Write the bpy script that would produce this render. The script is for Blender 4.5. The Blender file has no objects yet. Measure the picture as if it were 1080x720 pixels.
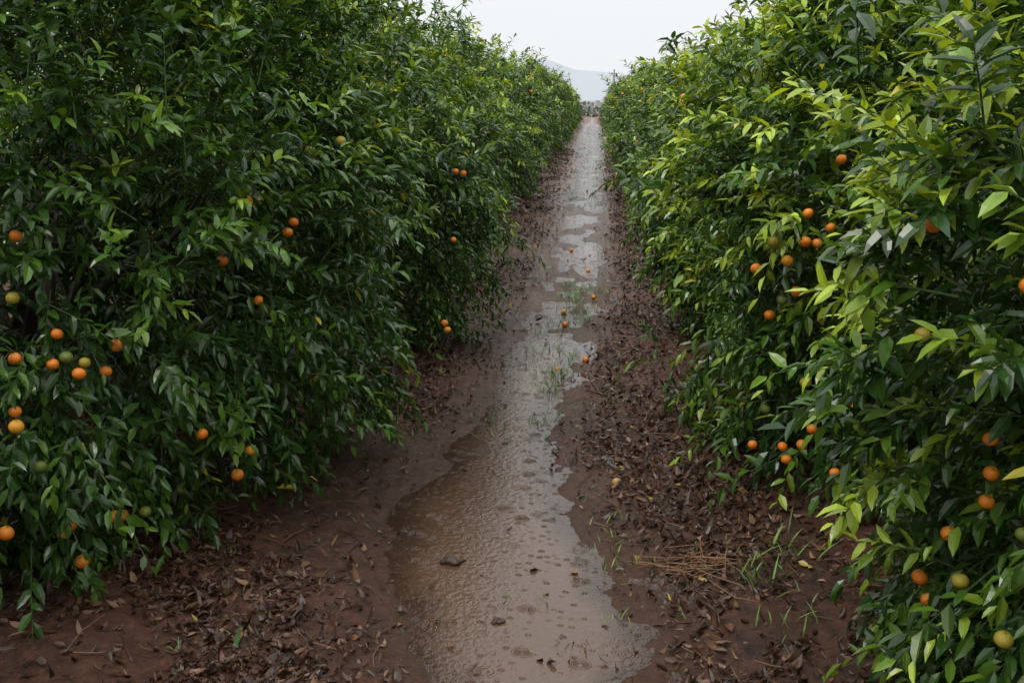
import bpy, math, numpy as np
from mathutils import Vector
scene=bpy.context.scene
# ------------------------------------------------------------ noise
def vnoise(p, seed=0):
    p=np.asarray(p,dtype=np.float64)
    i=np.floor(p).astype(np.int64); f=p-i; u=f*f*(3-2*f)
    def h(a,b,c):
        x=(a*374761393+b*668265263+c*1274126177+seed*362437)&0xffffffff
        x=((x^(x>>13))*1274126177)&0xffffffff
        x=((x^(x>>16))*2246822519)&0xffffffff
        x=x^(x>>13)
        return (x&0xffffff)/float(0xffffff)*2-1
    r=0
    for dx in (0,1):
        wx=u[:,0] if dx else 1-u[:,0]
        for dy in (0,1):
            wy=u[:,1] if dy else 1-u[:,1]
            for dz in (0,1):
                wz=u[:,2] if dz else 1-u[:,2]
                r=r+wx*wy*wz*h(i[:,0]+dx,i[:,1]+dy,i[:,2]+dz)
    return r
def fbm(p,seed=0,o=3):
    r=0;a=1;s=0
    for k in range(o):
        r=r+a*vnoise(p*(2.03**k)+k*17.3,seed+k); s+=a; a*=.5
    return r/s
def nrm(a): return a/np.maximum(np.linalg.norm(a,axis=-1,keepdims=True),1e-9)

# ------------------------------------------------------------ mesh builder
class Geo:
    def __init__(s): s.V=[];s.L=[];s.S=[];s.M=[];s.C=[];s.SM=[];s.n=0
    def add(s,V,faces_flat,sizes,mat,col,smooth=False):
        V=np.asarray(V,dtype=np.float32).reshape(-1,3)
        s.V.append(V); s.L.append(np.asarray(faces_flat,dtype=np.int64).ravel()+s.n)
        sizes=np.asarray(sizes,dtype=np.int64).ravel()
        s.S.append(sizes); s.M.append(np.full(len(sizes),mat)); s.SM.append(np.full(len(sizes),smooth))
        c=np.ones((len(V),4),dtype=np.float32); c[:,:3]=col; s.C.append(c); s.n+=len(V)
    def mesh(s,name,mats):
        V=np.concatenate(s.V);L=np.concatenate(s.L);S=np.concatenate(s.S);M=np.concatenate(s.M);C=np.concatenate(s.C);SM=np.concatenate(s.SM)
        me=bpy.data.meshes.new(name)
        me.vertices.add(len(V)); me.vertices.foreach_set("co",V.ravel())
        me.loops.add(len(L)); me.loops.foreach_set("vertex_index",L.astype(np.int32))
        me.polygons.add(len(S)); st=np.concatenate([[0],np.cumsum(S)[:-1]]).astype(np.int32)
        me.polygons.foreach_set("loop_start",st)
        me.polygons.foreach_set("material_index",M.astype(np.int32))
        me.polygons.foreach_set("use_smooth",SM.astype(bool))
        a=me.color_attributes.new("Col",'FLOAT_COLOR','POINT'); a.data.foreach_set("color",C.ravel())
        for m in mats: me.materials.append(m)
        me.update(calc_edges=True); me.validate()
        return me
def obj(name,me,loc=(0,0,0),rz=0,sc=(1,1,1)):
    o=bpy.data.objects.new(name,me); scene.collection.objects.link(o)
    o.location=loc;o.rotation_euler=(0,0,rz);o.scale=sc
    return o
TA=dict(t=np.array([0,.33,.7,1,.3,.3,.7,.7]),s=np.array([0,0,0,0,-1,1,-.78,.78]),
  f=np.array([0,1,4, 1,2,6,4, 2,3,6, 0,5,1, 1,5,7,2, 2,7,3]),z=np.array([3,4,3,3,4,3]))
TB=dict(t=np.array([0,1,.45,.45]),s=np.array([0,0,-1,1]),f=np.array([0,1,2,0,3,1]),z=np.array([3,3]))
def add_leaves(g,pos,d,n,L,W,curl,fold,col,mat,T=TA):
    d=nrm(d); n=nrm(n-d*np.sum(n*d,axis=1,keepdims=True)); s=np.cross(d,n)
    t=T['t'][None,:,None]; sd=T['s'][None,:,None]
    L_=L[:,None,None];W_=W[:,None,None]
    V=pos[:,None,:]+d[:,None,:]*t*L_+s[:,None,:]*sd*W_*.5+n[:,None,:]*(-curl[:,None,None]*t**2*L_+fold[:,None,None]*np.abs(sd)*W_*.5)
    N=len(pos);k=len(T['t'])
    F=(np.arange(N)*k)[:,None]+T['f'][None,:]
    g.add(V,F,np.tile(T['z'],N),mat,np.repeat(col,k,axis=0))
def add_tube(g,pts,rad,col,mat,k=7):
    pts=np.array(pts,float);m=len(pts)
    tan=nrm(np.gradient(pts,axis=0)); ref=np.array([.31,.12,.9]) if abs(tan[0,2])<.8 else np.array([1,.1,0])
    a=nrm(np.cross(tan,ref));b=np.cross(tan,a)
    th=np.arange(k)*2*np.pi/k
    V=pts[:,None,:]+np.array(rad)[:,None,None]*(np.cos(th)[None,:,None]*a[:,None,:]+np.sin(th)[None,:,None]*b[:,None,:])
    F=[]
    for i in range(m-1):
        for j in range(k):
            F.append([i*k+j,i*k+(j+1)%k,(i+1)*k+(j+1)%k,(i+1)*k+j])
    g.add(V,np.array(F),[4]*len(F),mat,np.array(col)[None,:],True)
def add_fruits(g,P,R,C,mat,rng,nl=12,nt=8):
    th=np.arange(nl)*2*np.pi/nl
    for p,r,c in zip(P,R,C):
        V=[]
        for i in range(nt+1):
            ph=np.pi*i/nt
            rr=r*math.sin(ph); z=r*.9*math.cos(ph)-(.10*r if i==0 else 0)
            ring=np.stack([rr*np.cos(th),rr*np.sin(th),np.full(nl,z)],1)
            V.append(ring)
        V=np.concatenate(V)
        a1,a2=rng.normal(0,.3,2)
        R1=np.array([[1,0,0],[0,math.cos(a1),-math.sin(a1)],[0,math.sin(a1),math.cos(a1)]]);R2=np.array([[math.cos(a2),0,math.sin(a2)],[0,1,0],[-math.sin(a2),0,math.cos(a2)]])
        col=np.repeat(np.array(c)[None,:],len(V),0)
        # ripening: greener towards the stalk
        gz=np.clip(V[:,2]/r,0,1)[:,None]*rng.uniform(.0,.5)
        col=col*(1-gz)+np.array([.22,.22,.02])*gz
        col[:nl]=(.06,.10,.02)
        V=V@(R1@R2).T
        F=[[i*nl+j,(i+1)*nl+j,(i+1)*nl+(j+1)%nl,i*nl+(j+1)%nl] for i in range(nt) for j in range(nl)]
        g.add(V+np.array(p),np.array(F),[4]*len(F),mat,col,True)

# ------------------------------------------------------------ materials
def newmat(name):
    m=bpy.data.materials.new(name);m.use_nodes=True;nt=m.node_tree
    b=nt.nodes['Principled BSDF'];o=nt.nodes['Material Output'];return m,nt,b,o
def N(nt,t,**k):
    n=nt.nodes.new(t)
    for a,v in k.items(): setattr(n,a,v)
    return n
def leafmat():
    m,nt,b,o=newmat("citrus_leaf")
    at=N(nt,'ShaderNodeAttribute',attribute_name="Col"); geo=N(nt,'ShaderNodeNewGeometry')
    pale=N(nt,'ShaderNodeMix',data_type='RGBA'); pale.inputs['Factor'].default_value=.3
    pale.inputs['B'].default_value=(.13,.19,.06,1)
    nt.links.new(at.outputs['Color'],pale.inputs['A'])
    mx=N(nt,'ShaderNodeMix',data_type='RGBA')
    nt.links.new(geo.outputs['Backfacing'],mx.inputs['Factor'])
    nt.links.new(at.outputs['Color'],mx.inputs['A']); nt.links.new(pale.outputs['Result'],mx.inputs['B'])
    nt.links.new(mx.outputs['Result'],b.inputs['Base Color'])
    r=N(nt,'ShaderNodeMapRange'); r.inputs['To Min'].default_value=.24;r.inputs['To Max'].default_value=.6
    nt.links.new(geo.outputs['Backfacing'],r.inputs['Value']); nt.links.new(r.outputs[0],b.inputs['Roughness'])
    b.inputs['Specular IOR Level'].default_value=.5
    tr=N(nt,'ShaderNodeBsdfTranslucent')
    g=N(nt,'ShaderNodeMix',data_type='RGBA',blend_type='MULTIPLY'); g.inputs['Factor'].default_value=1
    g.inputs['B'].default_value=(1.8,1.55,.4,1); nt.links.new(at.outputs['Color'],g.inputs['A'])
    nt.links.new(g.outputs['Result'],tr.inputs['Color'])
    ms=N(nt,'ShaderNodeMixShader'); ms.inputs[0].default_value=.25
    nt.links.new(b.outputs[0],ms.inputs[1]);nt.links.new(tr.outputs[0],ms.inputs[2]);nt.links.new(ms.outputs[0],o.inputs[0])
    return m
def attrmat(name,rough,spec=.5,bump=0,bscale=50,sss=0):
    m,nt,b,o=newmat(name)
    at=N(nt,'ShaderNodeAttribute',attribute_name="Col")
    nt.links.new(at.outputs['Color'],b.inputs['Base Color'])
    b.inputs['Roughness'].default_value=rough;b.inputs['Specular IOR Level'].default_value=spec
    if bump:
        tc=N(nt,'ShaderNodeTexCoord');n=N(nt,'ShaderNodeTexNoise');n.inputs['Scale'].default_value=bscale;n.inputs['Detail'].default_value=4
        bp=N(nt,'ShaderNodeBump');bp.inputs['Strength'].default_value=bump;bp.inputs['Distance'].default_value=.01
        nt.links.new(tc.outputs['Object'],n.inputs['Vector']);nt.links.new(n.outputs[0],bp.inputs['Height']);nt.links.new(bp.outputs[0],b.inputs['Normal'])
    return m
M_leaf=leafmat(); M_bark=attrmat("bark",.8,.3,.8,60); M_fruit=attrmat("orange_peel",.36,.5,.3,350)
M_litter=attrmat("dead_leaf",.42,.4); M_grass=attrmat("grass_blade",.45,.4); M_stone=attrmat("mud_clod",.5,.5,.8,60)
M_hill=attrmat("hazy_hill",1.0,0.0); M_wood=attrmat("weathered_wood",.8,.2,.3,30)

# ------------------------------------------------------------ orange trees
def crownF(p,P):
    x,y,z=p[:,0],p[:,1],p[:,2]; H,zl,zb=P['H'],P['zl'],P['zb']
    r=np.sqrt((x/P['rx'])**2+(y/P['ry'])**2)
    u=np.clip((z-zb)/(H-zb),0,3); v=np.clip((zb-z)/(zb-zl),0,3)
    k=2.2
    F=np.where(z>zb,(r**k+u**k)**(1/k),r/np.maximum(1-.16*v**2,.05))
    F=np.maximum(F,np.where(z<zl+.0,1+ (zl-z)*3,0))
    F=F+.17*vnoise(p*1.15,P['seed'])+.16*vnoise(p*2.6,P['seed']+5)+.08*vnoise(p*6,P['seed']+6)
    return F
def make_tree(P,fr=()):
    rng=np.random.default_rng(P['seed']); g=Geo()
    ns,K,ls=P['ns'],P['K'],P['ls']; H=P['H'];zb=P['zb']
    # sample shoots
    got=[];cnt=0
    while cnt<ns:
        p=rng.uniform([-P['rx']*1.3,-P['ry']*1.3,P['zl']-.1],[P['rx']*1.3,P['ry']*1.3,H*1.2],(ns*6,3))
        F=crownF(p,P); gap=vnoise(p*2.3,P['seed']+9)
        lim=1+.17*(rng.random(len(p))<.08)
        pr=np.clip((F-.5)/.45,0,1)**2*np.where(gap<-.2,P.get('gf',.2),1)*(F<lim)
        k=rng.random(len(p))<pr
        got.append(p[k]);cnt+=k.sum()
    o=np.concatenate(got)[:ns]; F=crownF(o,P)
    out=np.stack([o[:,0]/P['rx']**2,o[:,1]/P['ry']**2,np.clip(o[:,2]-zb,-.6,None)*.35],1); out=nrm(out)
    hf=(o[:,2]-zb)/(H-zb)
    up=np.where(hf>0,.2+.8*hf,.2+.5*hf)
    sd=nrm(out+np.stack([0*up,0*up,up],1)+rng.normal(0,.45,(ns,3)))
    sl=rng.uniform(.18,.38,ns)*P.get('sl',1)
    o=o-sd*sl[:,None]*.4
    droop=rng.uniform(.1,.6,ns)+np.where(hf<0,.15,0)
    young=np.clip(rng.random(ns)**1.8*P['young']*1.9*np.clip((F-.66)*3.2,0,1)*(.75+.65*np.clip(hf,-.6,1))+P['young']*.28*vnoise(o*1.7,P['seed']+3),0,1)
    t=(np.arange(K)+.6)/K
    pos=o[:,None,:]+sd[:,None,:]*(sl[:,None]*t)[:,:,None]
    pos[:,:,2]-=(droop*sl)[:,None]*t**2
    tang=np.repeat(sd[:,None,:],K,1); tang[:,:,2]-=2*droop[:,None]*t*.8; tang=nrm(tang)
    ph=(np.arange(K)*2.4)[None,:]+rng.uniform(0,6.28,ns)[:,None]
    a=nrm(np.cross(sd,np.array([.1,.2,1.0])));b=np.cross(sd,a)
    rad=np.cos(ph)[:,:,None]*a[:,None,:]+np.sin(ph)[:,:,None]*b[:,None,:]
    w=np.interp(t,[0,.7,1],[1.0,.8,.45])[None,:,None]
    d=tang*.8+rad*w+rng.normal(0,.15,(ns,K,3)); d[:,:,2]-=P.get('hang',.24)
    outr=np.repeat(out[:,None,:],K,1)
    n=np.array([0,0,1.0])*1.0+outr*.35+rad*.15+rng.normal(0,.33,(ns,K,3))
    L=ls*rng.uniform(.055,.105,(ns,K))*np.interp(t,[0,.5,1],[1,1.05,.8])[None,:]
    W=L*rng.uniform(.32,.43,(ns,K))
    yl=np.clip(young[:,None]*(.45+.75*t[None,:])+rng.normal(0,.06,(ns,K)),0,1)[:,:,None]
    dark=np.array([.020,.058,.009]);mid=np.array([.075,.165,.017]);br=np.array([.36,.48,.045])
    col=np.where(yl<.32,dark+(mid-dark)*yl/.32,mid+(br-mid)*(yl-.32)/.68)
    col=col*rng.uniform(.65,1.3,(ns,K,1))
    yel=rng.random((ns,K))<.003; col[yel]=(.45,.40,.04)
    pos,d,n,L,W,col=[q.reshape(-1,*q.shape[2:]) for q in (pos,d,n,L,W,col)]
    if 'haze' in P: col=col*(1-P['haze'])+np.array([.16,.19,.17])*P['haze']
    # fruit
    FP=[];FR=[];FC=[]
    def fcol():
        u=rng.random(); return (.76,.20,.010) if u<.62 else ((.74,.32,.02) if u<.78 else ((.36,.28,.03) if u<.88 else (.11,.15,.022)))
    for f in fr:
        FP.append(np.array(f)*np.array([.975,.985,1]));FR.append(rng.uniform(.022,.029)*P.get('fs',1));FC.append(fcol())
    nf=P['nf']; k=0
    while k<nf:
        c=rng.uniform([-P['rx'],-P['ry'],.3],[P['rx'],P['ry'],H*.8],(400,3)); c=c[np.abs(crownF(c,P)-1.0)<.04]
        if len(c)==0: continue
        c=c[0]
        for q in range(rng.integers(1,4)):
            FP.append(c+rng.normal(0,.07,3)); FR.append(rng.uniform(.023,.03)*P.get('fs',1));FC.append(fcol()); k+=1
    keep=np.ones(len(pos),bool); ctr=pos+nrm(d)*L[:,None]*.5
    for p_ in FP[:len(fr)]:
        e=nrm(np.array([p_[0]/2,p_[1]/2,.15])); q=ctr-p_; al=np.clip(q@e,0,.18); keep&=np.sum((q-al[:,None]*e)**2,1)>.036**2
    keep&=pos[:,2]>.05
    pos,d,n,L,W,col=[q[keep] for q in (pos,d,n,L,W,col)]
    m=len(pos)
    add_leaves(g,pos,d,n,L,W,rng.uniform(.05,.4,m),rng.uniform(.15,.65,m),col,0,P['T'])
    if FP: add_fruits(g,FP,FR,FC,2,rng,*((16,12) if P['T'] is TA else (8,6)))
    # shoot stems (3-sided)
    if P['T'] is TA:
        th=np.arange(3)*2*np.pi/3; ts=np.array([-.3,.35,.95])
        c=o[:,None,:]+sd[:,None,:]*(sl[:,None]*ts)[:,:,None]; c[:,:,2]-=(droop*sl)[:,None]*ts*np.abs(ts)
        rr=np.array([.0035,.0028,.0015])
        V=c[:,:,None,:]+rr[None,:,None,None]*(np.cos(th)[None,None,:,None]*a[:,None,None,:]+np.sin(th)[None,None,:,None]*b[:,None,None,:])
        f=[]
        for i in range(2):
            for j in range(3): f+= [i*3+j,i*3+(j+1)%3,(i+1)*3+(j+1)%3,(i+1)*3+j]
        Fa=(np.arange(ns)*9)[:,None]+np.array(f)[None,:]
        g.add(V,Fa,np.full(ns*6,4),1,np.array([[.05,.08,.025]]))
    # trunk and limbs
    bc=(.045,.036,.028)
    add_tube(g,[(0,0,-.1),(.02,0,.12),(.03,.02,.4),(.02,.03,.65)],[.13,.10,.085,.08],bc,1,10)
    nl=9
    for i in range(nl):
        an=i*2*np.pi/nl+rng.normal(0,.2); e=rng.uniform(.4,.62); zt=rng.uniform(1.0,H*.66)
        ex=np.array([math.cos(an)*P['rx']*e,math.sin(an)*P['ry']*e,zt])
        s0=np.array([.02,.03,.55+rng.uniform(-.1,.1)])
        mid_=s0*.5+ex*.5+np.array([0,0,.15])+rng.normal(0,.06,3)
        q1=s0*.75+ex*.25+rng.normal(0,.03,3);q3=s0*.2+ex*.8+rng.normal(0,.06,3)
        add_tube(g,[s0,q1,mid_,q3,ex],[.045,.036,.025,.016,.006],bc,1,6)
        for j in range(5):
            s1=[q1,mid_,q3][rng.integers(0,3)]; e1=s1+nrm(np.array([math.cos(an+rng.normal(0,.8)),math.sin(an+rng.normal(0,.8)),rng.uniform(-.7,.7)]))*rng.uniform(.3,.6)
            add_tube(g,[s1,(s1+e1)/2+rng.normal(0,.04,3),e1],[.012,.008,.003],bc,1,4)
    return g.mesh("orange_tree_mesh",[M_leaf,M_bark,M_fruit])
base=dict(rx=1.75,ry=1.6,H=3.15,zl=.12,zb=1.15,K=13,ls=1.0,young=.35,nf=0,T=TA,ns=3700)
def PP(**k): d=dict(base);d.update(k);return d
# fruit hanging on the path-side of the nearest crowns (tree-local metres)
def dec(s): return [tuple(int(w[i:i+3])/100-2 for i in (0,3,6)) for w in s.split()]
FRUIT={
 11:dec("378165380 370208376 384212382 370159342 371166346 358146312 292063352 294053330 309055316 310048306 314051308 319055305 319050302 322065299 326067309 304030293 305028288 335108278 325117229 311046242 307047238 315080232 318072240 301020250 352120236 356128245 312050225 300040310 322060240 328075236 345100262 308035270"),
 12:dec("389152347 385120300 380100240 383095236 386130350"),
 21:dec("027140397 004167370 004153374 020135363 005156347 037154332 035156327 028165318 030167308 031170299 034145296 032149299 035142302 024194265 024186262 028174274 025178286 031150270 048116285 023183252 045120300"),
 22:dec("064064377 074070390 062066347 058072339 040083338 035098323 050059354 065072335 053087314 043099300 048095308 039102232 070085240 066090245 062092236 075075228 056098226 054100232 045105250 060085270 080070262 052070340 046078330"),
 23:dec("060080330 050090300 064070280 072050340 056085310"),
}
# (x, y, params)
near=[
 (-3.08,4.95,PP(seed=11,young=.34,nf=8,H=3.35,rx=1.84,ry=1.78,ns=4700,gf=.4)),
 (-2.85,8.2,PP(seed=12,young=.44,nf=12,H=3.3,rx=1.9,ry=1.65,ns=3900)),
 (-3.1,11.5,PP(seed=13,young=.5,nf=12,H=3.2,ns=2700,ls=1.1)),
 (2.70,2.85,PP(seed=21,young=.95,nf=8,H=3.15,ry=1.6,ls=.98,fs=.85,ns=4500)),
 (2.40,5.85,PP(seed=22,young=.82,nf=14,H=2.98,ry=1.7,ns=4200)),
 (2.45,9.05,PP(seed=23,young=.66,nf=14,H=2.95,rx=1.75,ns=2900,ls=1.1)),
]
for (x,y,P) in near:
    me=make_tree(P,FRUIT.get(P['seed'],())); obj("orange_tree",me,(x,y,.08))
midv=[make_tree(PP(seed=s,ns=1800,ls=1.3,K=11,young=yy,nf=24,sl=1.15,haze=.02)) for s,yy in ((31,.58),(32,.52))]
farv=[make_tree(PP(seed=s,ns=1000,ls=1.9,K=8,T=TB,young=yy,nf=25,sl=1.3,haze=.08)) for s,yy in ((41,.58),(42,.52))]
rng=np.random.default_rng(5)
def place(x,y,vs,k=1.0):
    me=vs[rng.integers(0,len(vs))]; s=rng.uniform(.93,1.06)
    obj("orange_tree",me,(x+rng.normal(0,.14),y+rng.normal(0,.1),.06),rng.integers(0,2)*math.pi+rng.normal(0,.3),(s,s,s*rng.uniform(.9,1.06)*k))
for side,xc in ((-1,-3.1),(1,2.55)):
    y=14.75 if side<0 else 12.25
    while y<88:
        place(xc,y,midv if y<24 else farv,1 if side<0 else .95); y+=3.25
    place(xc+(-.2 if side<0 else .3),(.8 if side<0 else -.8),farv)  # unseen row tree next to the camera, added to block light
    y=-2
    while y<34:
        place(xc+side*5.6,y,farv); y+=3.5
H0=2.1; pitch=math.radians(13.6); yaw=math.radians(4.66)
# ------------------------------------------------------------ terrain
EY=np.array([-30,3.28,4.2,4.85,5.4,5.87,6.5,7.14,8.3,10.9,15.7,24.2,52,90,95]);
EL=np.array([-.55,-.58,-.93,-.98,-.92,-.80,-.70,-.70,-.62,-.55,-.53,-.6,-.74,-.7,-.3])
ER=np.array([.2,.22,.16,-.08,-.17,-.26,-.22,-.18,-.09,.115,.19,.2,.38,.3,-.3])
def terrain(x,y):
    l=np.interp(y,EY,EL);r=np.interp(y,EY,ER); c=(l+r)/2;w=np.maximum((r-l)/2,.02)
    p=np.stack([x,y,0*x],1)
    near_=np.clip(1-(y-6)/4,0,1)
    d=np.abs(x-c)-w + .10*fbm(p*2.2,3)+.09*fbm(p*6,7,4)
    dep=.014+.04*near_
    inside=-dep*np.clip(-d/.25,0,1)**.8
    left=x<c
    lip=np.where(left,.05*np.clip(d/.25,0,1)+.10*np.clip((d-.2)/1.2,0,1),.022*np.clip(d/.3,0,1)+.09*np.clip((d-.4)/1.0,0,1))
    h=np.where(d<0,inside,lip)
    far=np.clip(np.abs(x)/6-1,0,1); h=h*(1-far)+.08*far
    fade=np.exp(-np.maximum(y-3,0)/30)
    outm=np.clip(d/.3,0,1)
    h=h+(.010+.03*outm)*fbm(p*1.9,21)*(1-far)+(.004+.02*outm)*fbm(p*7,31,3)*fade+(.004+.012*outm)*fbm(p*24,41,3)*fade*fade
    bars=vnoise(np.stack([x*3.2,y*1.1,0*x],1),77)+.6*vnoise(np.stack([x*8,y*3.2,0*x],1),78)
    h=h+np.clip((y-5.6)/3.5,0,1)*.024*(bars+.12)*(np.abs(x-c)<1.2)
    return h,d
def axis(c0,c1,st,lo,hi,gr):
    a=list(np.arange(c0,c1,st)); s=st;v=a[-1]
    while v<hi: s*=gr; v+=s; a.append(v)
    s=st;v=a[0];b=[]
    while v>lo: s*=gr; v-=s; b.append(v)
    return np.array(b[::-1]+a)
xs=axis(-2.6,2.2,.02,-1500,1500,1.12); ys=axis(2.9,8.5,.02,-60,2500,1.02)
X,Y=np.meshgrid(xs,ys); hx,dx_=terrain(X.ravel(),Y.ravel())
g=Geo(); nx,ny=len(xs),len(ys)
I=np.arange(nx*ny).reshape(ny,nx)
Fq=np.stack([I[:-1,:-1],I[:-1,1:],I[1:,1:],I[1:,:-1]],-1).reshape(-1,4)
dd=np.stack([np.clip(dx_,-1,3),X.ravel()*0,Y.ravel()*0],1)
g.add(np.stack([X.ravel(),Y.ravel(),hx],1),Fq,np.full(len(Fq),4),0,dd,True)
m,nt,b,o=newmat("wet_orchard_soil")
tc=N(nt,'ShaderNodeTexCoord'); at=N(nt,'ShaderNodeAttribute',attribute_name="Col")
def noise(sc,det=5,rough=.6,vec=None):
    n=N(nt,'ShaderNodeTexNoise');n.inputs['Scale'].default_value=sc;n.inputs['Detail'].default_value=det;n.inputs['Roughness'].default_value=rough
    nt.links.new(tc.outputs['Object'],n.inputs['Vector']);return n
n1=noise(.9);n2=noise(14,8,.7);n3=noise(70,6,.7)
cr=N(nt,'ShaderNodeValToRGB');cr.color_ramp.elements[0].position=.33;cr.color_ramp.elements[0].color=(.030,.015,.009,1)
cr.color_ramp.elements[1].position=.68;cr.color_ramp.elements[1].color=(.145,.064,.037,1)
nt.links.new(n2.outputs[0],cr.inputs[0])
cr2=N(nt,'ShaderNodeValToRGB');cr2.color_ramp.elements[0].position=.35;cr2.color_ramp.elements[0].color=(.7,.68,.68,1)
cr2.color_ramp.elements[1].position=.65;cr2.color_ramp.elements[1].color=(1.35,1.15,1.0,1);nt.links.new(n1.outputs[0],cr2.inputs[0])
mm=N(nt,'ShaderNodeMix',data_type='RGBA',blend_type='MULTIPLY');mm.inputs['Factor'].default_value=1
nt.links.new(cr.outputs[0],mm.inputs['A']);nt.links.new(cr2.outputs[0],mm.inputs['B'])
silt=N(nt,'ShaderNodeMapRange');silt.inputs['From Min'].default_value=.03;silt.inputs['From Max'].default_value=.35;silt.inputs['To Min'].default_value=.6;silt.inputs['To Max'].default_value=0
sx=N(nt,'ShaderNodeSeparateColor');nt.links.new(at.outputs['Color'],sx.inputs[0]);nt.links.new(sx.outputs[0],silt.inputs['Value'])
m2=N(nt,'ShaderNodeMix',data_type='RGBA');nt.links.new(silt.outputs[0],m2.inputs['Factor']);nt.links.new(mm.outputs['Result'],m2.inputs['A']);m2.inputs['B'].default_value=(.11,.057,.035,1)
nt.links.new(m2.outputs['Result'],b.inputs['Base Color'])
rr=N(nt,'ShaderNodeMapRange');rr.inputs['From Min'].default_value=0;rr.inputs['From Max'].default_value=.6;rr.inputs['To Min'].default_value=.52;rr.inputs['To Max'].default_value=.22
nt.links.new(silt.outputs[0],rr.inputs['Value']);nt.links.new(rr.outputs[0],b.inputs['Roughness']);b.inputs['Specular IOR Level'].default_value=.5
bp=N(nt,'ShaderNodeBump');bp.inputs['Strength'].default_value=.9;bp.inputs['Distance'].default_value=.02
nt.links.new(n3.outputs[0],bp.inputs['Height'])
bp2=N(nt,'ShaderNodeBump');bp2.inputs['Strength'].default_value=.8;bp2.inputs['Distance'].default_value=.05
nt.links.new(n2.outputs[0],bp2.inputs['Height']);nt.links.new(bp.outputs[0],bp2.inputs['Normal']);nt.links.new(bp2.outputs[0],b.inputs['Normal'])
obj("ground",g.mesh("ground",[m]))
# water sheet
wx=np.linspace(-1.6,1.0,131); wy=axis(-2,9,.03,-3,92,1.02)
X,Y=np.meshgrid(wx,wy);h,_=terrain(X.ravel(),Y.ravel());I=np.arange(X.size).reshape(X.shape)
Fq=np.stack([I[:-1,:-1],I[:-1,1:],I[1:,1:],I[1:,:-1]],-1).reshape(-1,4)
kp=(h[Fq]<.004).any(1);Fq=Fq[kp]
g=Geo();dp=np.clip(-h,0,1)
g.add(np.stack([X.ravel(),Y.ravel(),np.zeros(X.size)],1),Fq,np.full(len(Fq),4),0,np.repeat(dp[:,None],3,1),True)
m,nt,b,o=newmat("muddy_water")
tc=N(nt,'ShaderNodeTexCoord');at=N(nt,'ShaderNodeAttribute',attribute_name="Col")
b.inputs['Base Color'].default_value=(.10,.055,.032,1);b.inputs['Roughness'].default_value=.03;b.inputs['IOR'].default_value=1.5
al=N(nt,'ShaderNodeMapRange');al.inputs['From Min'].default_value=0;al.inputs['From Max'].default_value=.045;al.inputs['To Min'].default_value=.1
nt.links.new(at.outputs['Color'],al.inputs['Value'])
gl=N(nt,'ShaderNodeBsdfTransparent');gs=N(nt,'ShaderNodeBsdfGlossy');gs.inputs['Roughness'].default_value=.03
fr=N(nt,'ShaderNodeFresnel');fr.inputs['IOR'].default_value=1.5
c1=N(nt,'ShaderNodeMixShader');nt.links.new(fr.outputs[0],c1.inputs[0]);nt.links.new(gl.outputs[0],c1.inputs[1]);nt.links.new(gs.outputs[0],c1.inputs[2])
c2=N(nt,'ShaderNodeMixShader');nt.links.new(al.outputs[0],c2.inputs[0]);nt.links.new(c1.outputs[0],c2.inputs[1]);nt.links.new(b.outputs[0],c2.inputs[2]);nt.links.new(c2.outputs[0],o.inputs[0])
def ring(scale,freq,rmax):
    v=N(nt,'ShaderNodeTexVoronoi',feature='F1');v.inputs['Scale'].default_value=scale;nt.links.new(tc.outputs['Object'],v.inputs['Vector'])
    a_=N(nt,'ShaderNodeMath',operation='MULTIPLY');a_.inputs[1].default_value=freq;nt.links.new(v.outputs['Distance'],a_.inputs[0])
    s_=N(nt,'ShaderNodeMath',operation='SINE');nt.links.new(a_.outputs[0],s_.inputs[0])
    f_=N(nt,'ShaderNodeMapRange');f_.inputs['From Min'].default_value=.0;f_.inputs['From Max'].default_value=rmax;f_.inputs['To Min'].default_value=1;f_.inputs['To Max'].default_value=0;nt.links.new(v.outputs['Distance'],f_.inputs['Value'])
    sc_=N(nt,'ShaderNodeSeparateColor');nt.links.new(v.outputs['Color'],sc_.inputs[0])
    pw=N(nt,'ShaderNodeMath',operation='POWER');pw.inputs[1].default_value=2;nt.links.new(sc_.outputs[0],pw.inputs[0])
    p_=N(nt,'ShaderNodeMath',operation='MULTIPLY');nt.links.new(s_.outputs[0],p_.inputs[0]);nt.links.new(f_.outputs[0],p_.inputs[1])
    q_=N(nt,'ShaderNodeMath',operation='MULTIPLY');nt.links.new(p_.outputs[0],q_.inputs[0]);nt.links.new(pw.outputs[0],q_.inputs[1]);return q_
r1=ring(9,55,.5);r2=ring(23,30,.45)
nn=N(nt,'ShaderNodeTexNoise');nn.inputs['Scale'].default_value=34;nn.inputs['Detail'].default_value=4;nt.links.new(tc.outputs['Object'],nn.inputs['Vector'])
s1=N(nt,'ShaderNodeMath',operation='ADD');nt.links.new(r1.outputs[0],s1.inputs[0]);nt.links.new(r2.outputs[0],s1.inputs[1])
s0=N(nt,'ShaderNodeMath',operation='MULTIPLY');s0.inputs[1].default_value=.75;nt.links.new(s1.outputs[0],s0.inputs[0])
s2=N(nt,'ShaderNodeMath',operation='ADD');nt.links.new(s0.outputs[0],s2.inputs[0]);nt.links.new(nn.outputs[0],s2.inputs[1])
bp=N(nt,'ShaderNodeBump');bp.inputs['Strength'].default_value=.7;bp.inputs['Distance'].default_value=.006
nt.links.new(s2.outputs[0],bp.inputs['Height'])
for n_ in (b,gs,fr): nt.links.new(bp.outputs[0],n_.inputs['Normal'])
obj("puddle_water",g.mesh("puddle_water",[m]))
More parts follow.
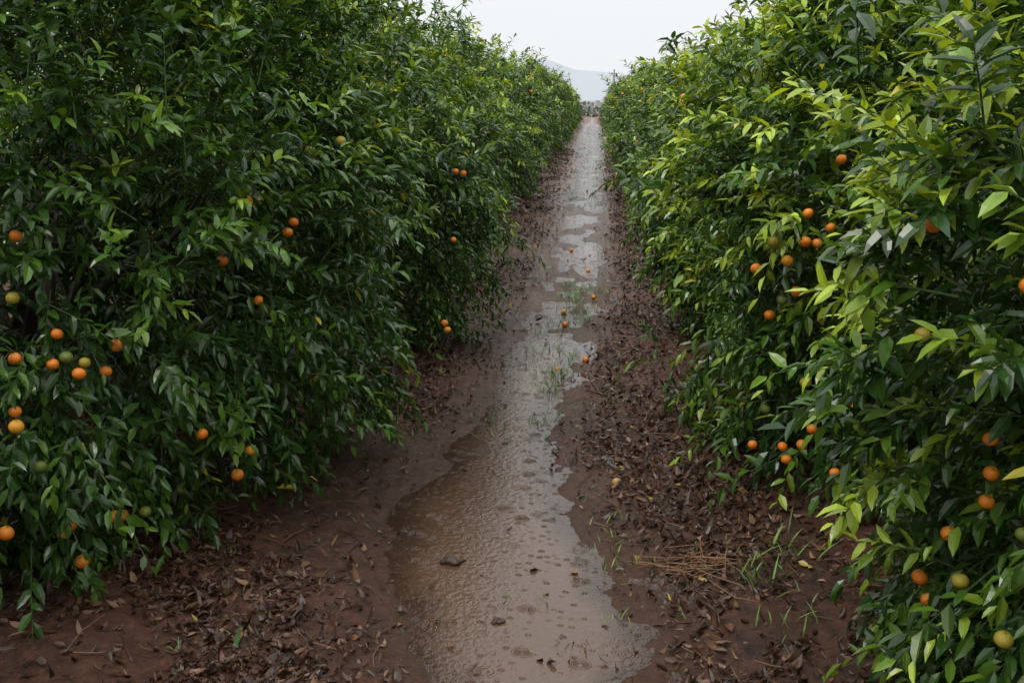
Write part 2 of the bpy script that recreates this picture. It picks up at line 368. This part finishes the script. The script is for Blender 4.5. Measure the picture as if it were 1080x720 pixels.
# ------------------------------------------------------------ leaf litter
rng=np.random.default_rng(8)
n=210000
y=2.6+rng.random(n)**2.1*40; x=rng.uniform(-3.3,3.0,n)
h,d=terrain(x,y); l=np.interp(y,EY,EL);r=np.interp(y,EY,ER);left=x<(l+r)/2
cl=fbm(np.stack([x,y,0*x],1)*1.6,55)+.6*fbm(np.stack([x,y,0*x],1)*5,56)
pr=np.where(left,np.clip((d-.08)/.5,0,1)*(.6+1.4*cl),np.clip((d-.04)/.25,0,1)*(.85+1.2*cl))
pr=np.where(d<0.02,.006,np.maximum(pr,.07))
k=rng.random(n)<pr; x,y,h,d,left=[q[k] for q in (x,y,h,d,left)]; n=len(x)
az=rng.uniform(0,2*np.pi,n)
D=np.stack([np.cos(az),np.sin(az),rng.normal(0,.2,n)],1); Nn=np.stack([rng.normal(0,.4,n),rng.normal(0,.4,n),np.ones(n)*np.where(rng.random(n)<.5,1,-1)],1)
L=rng.uniform(.018,.062,n)*np.clip(1+(y-8)/30,1,1.7);u=rng.random(n)[:,None]
cA=np.array([.020,.010,.007]);cB=np.array([.08,.036,.020]);cC=np.array([.22,.12,.06])
col=np.where(u<.8,cA+(cB-cA)*u/.8,cB+(cC-cB)*(u-.8)/.2)*rng.uniform(.7,1.2,(n,1))
yy=rng.random(n)<.004;col[yy]=(.34,.25,.04); gg=rng.random(n)<.005;col[gg]=(.05,.12,.02)
g=Geo();add_leaves(g,np.stack([x,y,np.maximum(h,0)+.004+rng.random(n)*.012],1)-D*L[:,None]*.5,D,Nn,L,L*rng.uniform(.25,.6,n),rng.normal(0,.6,n),rng.normal(0,.6,n),col,0)
for i in range(1100):
    y0=2.8+rng.random()**1.6*16; x0=rng.uniform(-2.8,2.2); h0,d0=terrain(np.array([x0]),np.array([y0]))
    if d0[0]<.08: continue
    a_=rng.uniform(0,6.28);ll=rng.uniform(.03,.12);c=np.array([x0,y0,h0[0]+.012]);e=np.array([math.cos(a_),math.sin(a_),rng.normal(0,.08)])*ll
    add_tube(g,[c-e,c+rng.normal(0,.01,3)*np.array([1,1,.2]),c+e],[.0025,.0025,.0015],[(.06,.034,.02),(.17,.10,.06)][rng.integers(0,2)],0,4)
obj("leaf_litter",g.mesh("leaf_litter",[M_litter]))
g=Geo()
for i in range(60):
    c=np.array([.50,4.25,0])+rng.normal(0,.11,3)*np.array([1.2,.8,0]);h0,_=terrain(c[:1],c[1:2]);c[2]=h0[0]+.015+rng.random()*.03
    a_=rng.normal(.6,.7);ll=rng.uniform(.05,.15);e=np.array([math.cos(a_),math.sin(a_),rng.normal(0,.12)])*ll
    add_tube(g,[c-e,c+rng.normal(0,.012,3),c+e],[.0018,.0022,.001],(.26,.14,.075),0,4)
obj("dry_twig_pile",g.mesh("dry_twig_pile",[M_litter]))
# ------------------------------------------------------------ grass
g=Geo()
def tuft(cx,cy,nb,hh,sp,col):
    x=cx+rng.normal(0,sp,nb);y=cy+rng.normal(0,sp*1.4,nb);h,_=terrain(x,y)
    az=rng.uniform(0,6.28,nb);D=np.stack([np.cos(az)*.45,np.sin(az)*.45,np.ones(nb)],1);Nn=np.stack([-np.cos(az),-np.sin(az),.6+0*az],1)
    L=hh*rng.uniform(.5,1.2,nb)
    add_leaves(g,np.stack([x,y,h],1),D,Nn,L,np.full(nb,.005)+L*.02,rng.uniform(.1,.7,nb),np.full(nb,.3),np.array(col)[None,:]*rng.uniform(.6,1.4,(nb,1)),0)
G=(.12,.21,.035)
for cx,cy,nb,hh,sp in [(-.02,3.62,11,.12,.02),(-.28,3.93,10,.12,.02),(-.12,3.5,9,.11,.03),(.1,3.75,6,.09,.03),(.75,4.1,30,.14,.06),(.95,4.3,24,.13,.06),(.85,3.7,14,.1,.08),(.12,4.6,14,.07,.08),(.15,4.25,14,.08,.08),(-.1,5.0,12,.07,.08),(-.45,6.4,16,.08,.05)]: tuft(cx,cy,nb,hh,sp,G)
for i in range(75):
    cy=rng.uniform(6.0,11.5); l=np.interp(cy,EY,EL);r=np.interp(cy,EY,ER)
    tuft(l+(r-l)*rng.beta(3,2),cy,int(rng.integers(5,20)),rng.uniform(.05,.13),.05,(.10,.18,.04))
for i in range(90):
    cy=rng.uniform(10,45); tuft(rng.uniform(-1.0,.7),cy,int(rng.integers(6,16)),rng.uniform(.05,.12),.07,(.07,.12,.03))
for i in range(80):
    cy=rng.uniform(3,9); tuft(rng.choice([rng.uniform(.1,1.3),rng.uniform(-2.4,-1.1)]),cy,int(rng.integers(2,8)),rng.uniform(.03,.07),.05,(.09,.18,.03))
obj("grass_tufts",g.mesh("grass_tufts",[M_grass]))
# ------------------------------------------------------------ fallen oranges, clods
for (x0,y0,c) in [(-.265,7.75,(.76,.2,.012)),(-.04,8.02,(.74,.2,.012)),(-.25,9.3,(.74,.22,.015)),(.157,5.2,(.42,.25,.08)),(-.28,9.9,(.6,.25,.03)),(-.05,12.5,(.7,.22,.02)),(.02,10.6,(.7,.22,.02)),(-.3,14.2,(.7,.22,.02))]:
    h0,_=terrain(np.array([x0]),np.array([y0]));g=Geo();add_fruits(g,[(0,0,0)],[.028],[c],0,rng,14,10)
    obj("fallen_orange",g.mesh("fallen_orange",[M_fruit]),(x0,y0,h0[0]+.024))
for (x0,y0,s) in [(-.63,4.25,.045),(-.36,3.72,.022),(-.02,3.1,.03),(.35,3.35,.03)]:
    th=np.arange(20)*2*np.pi/20;V=[]
    for i in range(13):
        p_=np.pi*i/12;V.append(np.stack([np.cos(th)*math.sin(p_)*1.1,np.sin(th)*math.sin(p_),np.full(20,math.cos(p_)*.62)],1))
    V=np.concatenate(V);V=V*(1+.8*fbm(V*2.2+x0*9,3)[:,None])*s
    F=[[i*20+j,(i+1)*20+j,(i+1)*20+(j+1)%20,i*20+(j+1)%20] for i in range(12) for j in range(20)]
    g=Geo();g.add(V,np.array(F),[4]*len(F),0,np.array([[.06,.035,.024]]),True);obj("mud_clod",g.mesh("mud_clod",[M_stone]),(x0,y0,.003))
# ------------------------------------------------------------ background
def ridge(name,dist,hgt,col,seed,wid):
    x=np.linspace(-wid,wid,300);hh=hgt*(.62+.9*fbm(np.stack([x/wid*12,0*x,0*x],1),seed,4))
    g=Geo();V=np.concatenate([np.stack([x,0*x+dist,0*x-3],1),np.stack([x,0*x+dist+hgt*1.2,hh*.6],1),np.stack([x,0*x+dist+hgt*3,hh],1)])
    F=[[j*300+i,j*300+i+1,(j+1)*300+i+1,(j+1)*300+i] for j in range(2) for i in range(299)]
    g.add(V,np.array(F),[4]*len(F),0,np.array([col]),True);obj(name,g.mesh(name,[M_hill]))
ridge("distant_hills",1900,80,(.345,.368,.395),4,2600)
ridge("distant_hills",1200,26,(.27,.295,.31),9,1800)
g=Geo();n=9000
x=rng.uniform(-120,120,n);zz=rng.random(n);hh=1.6+.9*vnoise(np.stack([x/6,0*x,0*x],1),3)
P_=np.stack([x,135+rng.uniform(-2,2,n),zz*hh],1)
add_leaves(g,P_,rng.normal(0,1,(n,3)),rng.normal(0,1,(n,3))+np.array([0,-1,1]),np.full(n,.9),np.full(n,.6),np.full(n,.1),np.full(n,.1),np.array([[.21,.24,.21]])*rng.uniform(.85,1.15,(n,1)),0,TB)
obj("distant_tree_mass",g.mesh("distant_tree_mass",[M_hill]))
for x0,y0,hp in ((1.75,100,5.0),(-6,150,6),(7,190,8)):
    g=Geo();wc=(.22,.215,.21);add_tube(g,[(0,0,0),(0,0,hp*.5),(0,0,hp)],[.09,.08,.06],wc,0,8);add_tube(g,[(-.5,0,hp-.4),(0,-.02,hp-.4),(.5,0,hp-.4)],[.03,.03,.03],wc,0,5)
    for q in (-.45,0,.45): add_tube(g,[(q,0,hp-.4),(q,0,hp-.3),(q,0,hp-.2)],[.03,.04,.02],(.4,.4,.4),0,6)
    obj("utility_pole",g.mesh("utility_pole",[M_wood]),(x0,y0,0))
# ------------------------------------------------------------ world, sun, camera
w=bpy.data.worlds.new("World");scene.world=w;w.use_nodes=True;nt=w.node_tree;bg=nt.nodes['Background']
el,rot=math.radians(62),math.radians(230)
sky=nt.nodes.new('ShaderNodeTexSky');sky.sky_type='NISHITA';sky.sun_disc=False;sky.sun_elevation=el;sky.sun_rotation=rot
hs=nt.nodes.new('ShaderNodeHueSaturation');hs.inputs['Saturation'].default_value=.15;nt.links.new(sky.outputs[0],hs.inputs['Color'])
tc=nt.nodes.new('ShaderNodeTexCoord');sp=nt.nodes.new('ShaderNodeSeparateXYZ');nt.links.new(tc.outputs['Generated'],sp.inputs[0])
rp=nt.nodes.new('ShaderNodeValToRGB');e=rp.color_ramp.elements
e[0].position=0;e[0].color=(.365,.375,.39,1);e[1].position=1;e[1].color=(.93,.935,.95,1)
e2=e.new(.13);e2.color=(.385,.393,.405,1)
nt.links.new(sp.outputs['Z'],rp.inputs[0])
vm=nt.nodes.new('ShaderNodeVectorMath');vm.operation='SCALE';vm.inputs['Scale'].default_value=25;nt.links.new(rp.outputs[0],vm.inputs[0])
mx=nt.nodes.new('ShaderNodeMix');mx.data_type='RGBA';mx.inputs['Factor'].default_value=.9
nt.links.new(hs.outputs[0],mx.inputs['A']);nt.links.new(vm.outputs[0],mx.inputs['B']);nt.links.new(mx.outputs['Result'],bg.inputs['Color']);bg.inputs['Strength'].default_value=.1
L=bpy.data.lights.new("overcast_sun",'SUN');L.energy=1.4;L.angle=math.radians(18);L.color=(1,.96,.88)
lo=bpy.data.objects.new("overcast_sun",L);scene.collection.objects.link(lo)
dirv=Vector((math.sin(rot)*math.cos(el),math.cos(rot)*math.cos(el),math.sin(el)));lo.rotation_euler=(-dirv).to_track_quat('-Z','Y').to_euler()
cam=bpy.data.cameras.new("camera");cam.lens=35;cam.sensor_width=36;cam.clip_end=6000
co=bpy.data.objects.new("camera",cam);scene.collection.objects.link(co);co.location=(0,0,H0);co.rotation_euler=(math.pi/2-pitch,0,yaw);scene.camera=co
scene.view_settings.view_transform='Standard';scene.view_settings.look='None';scene.view_settings.exposure=0
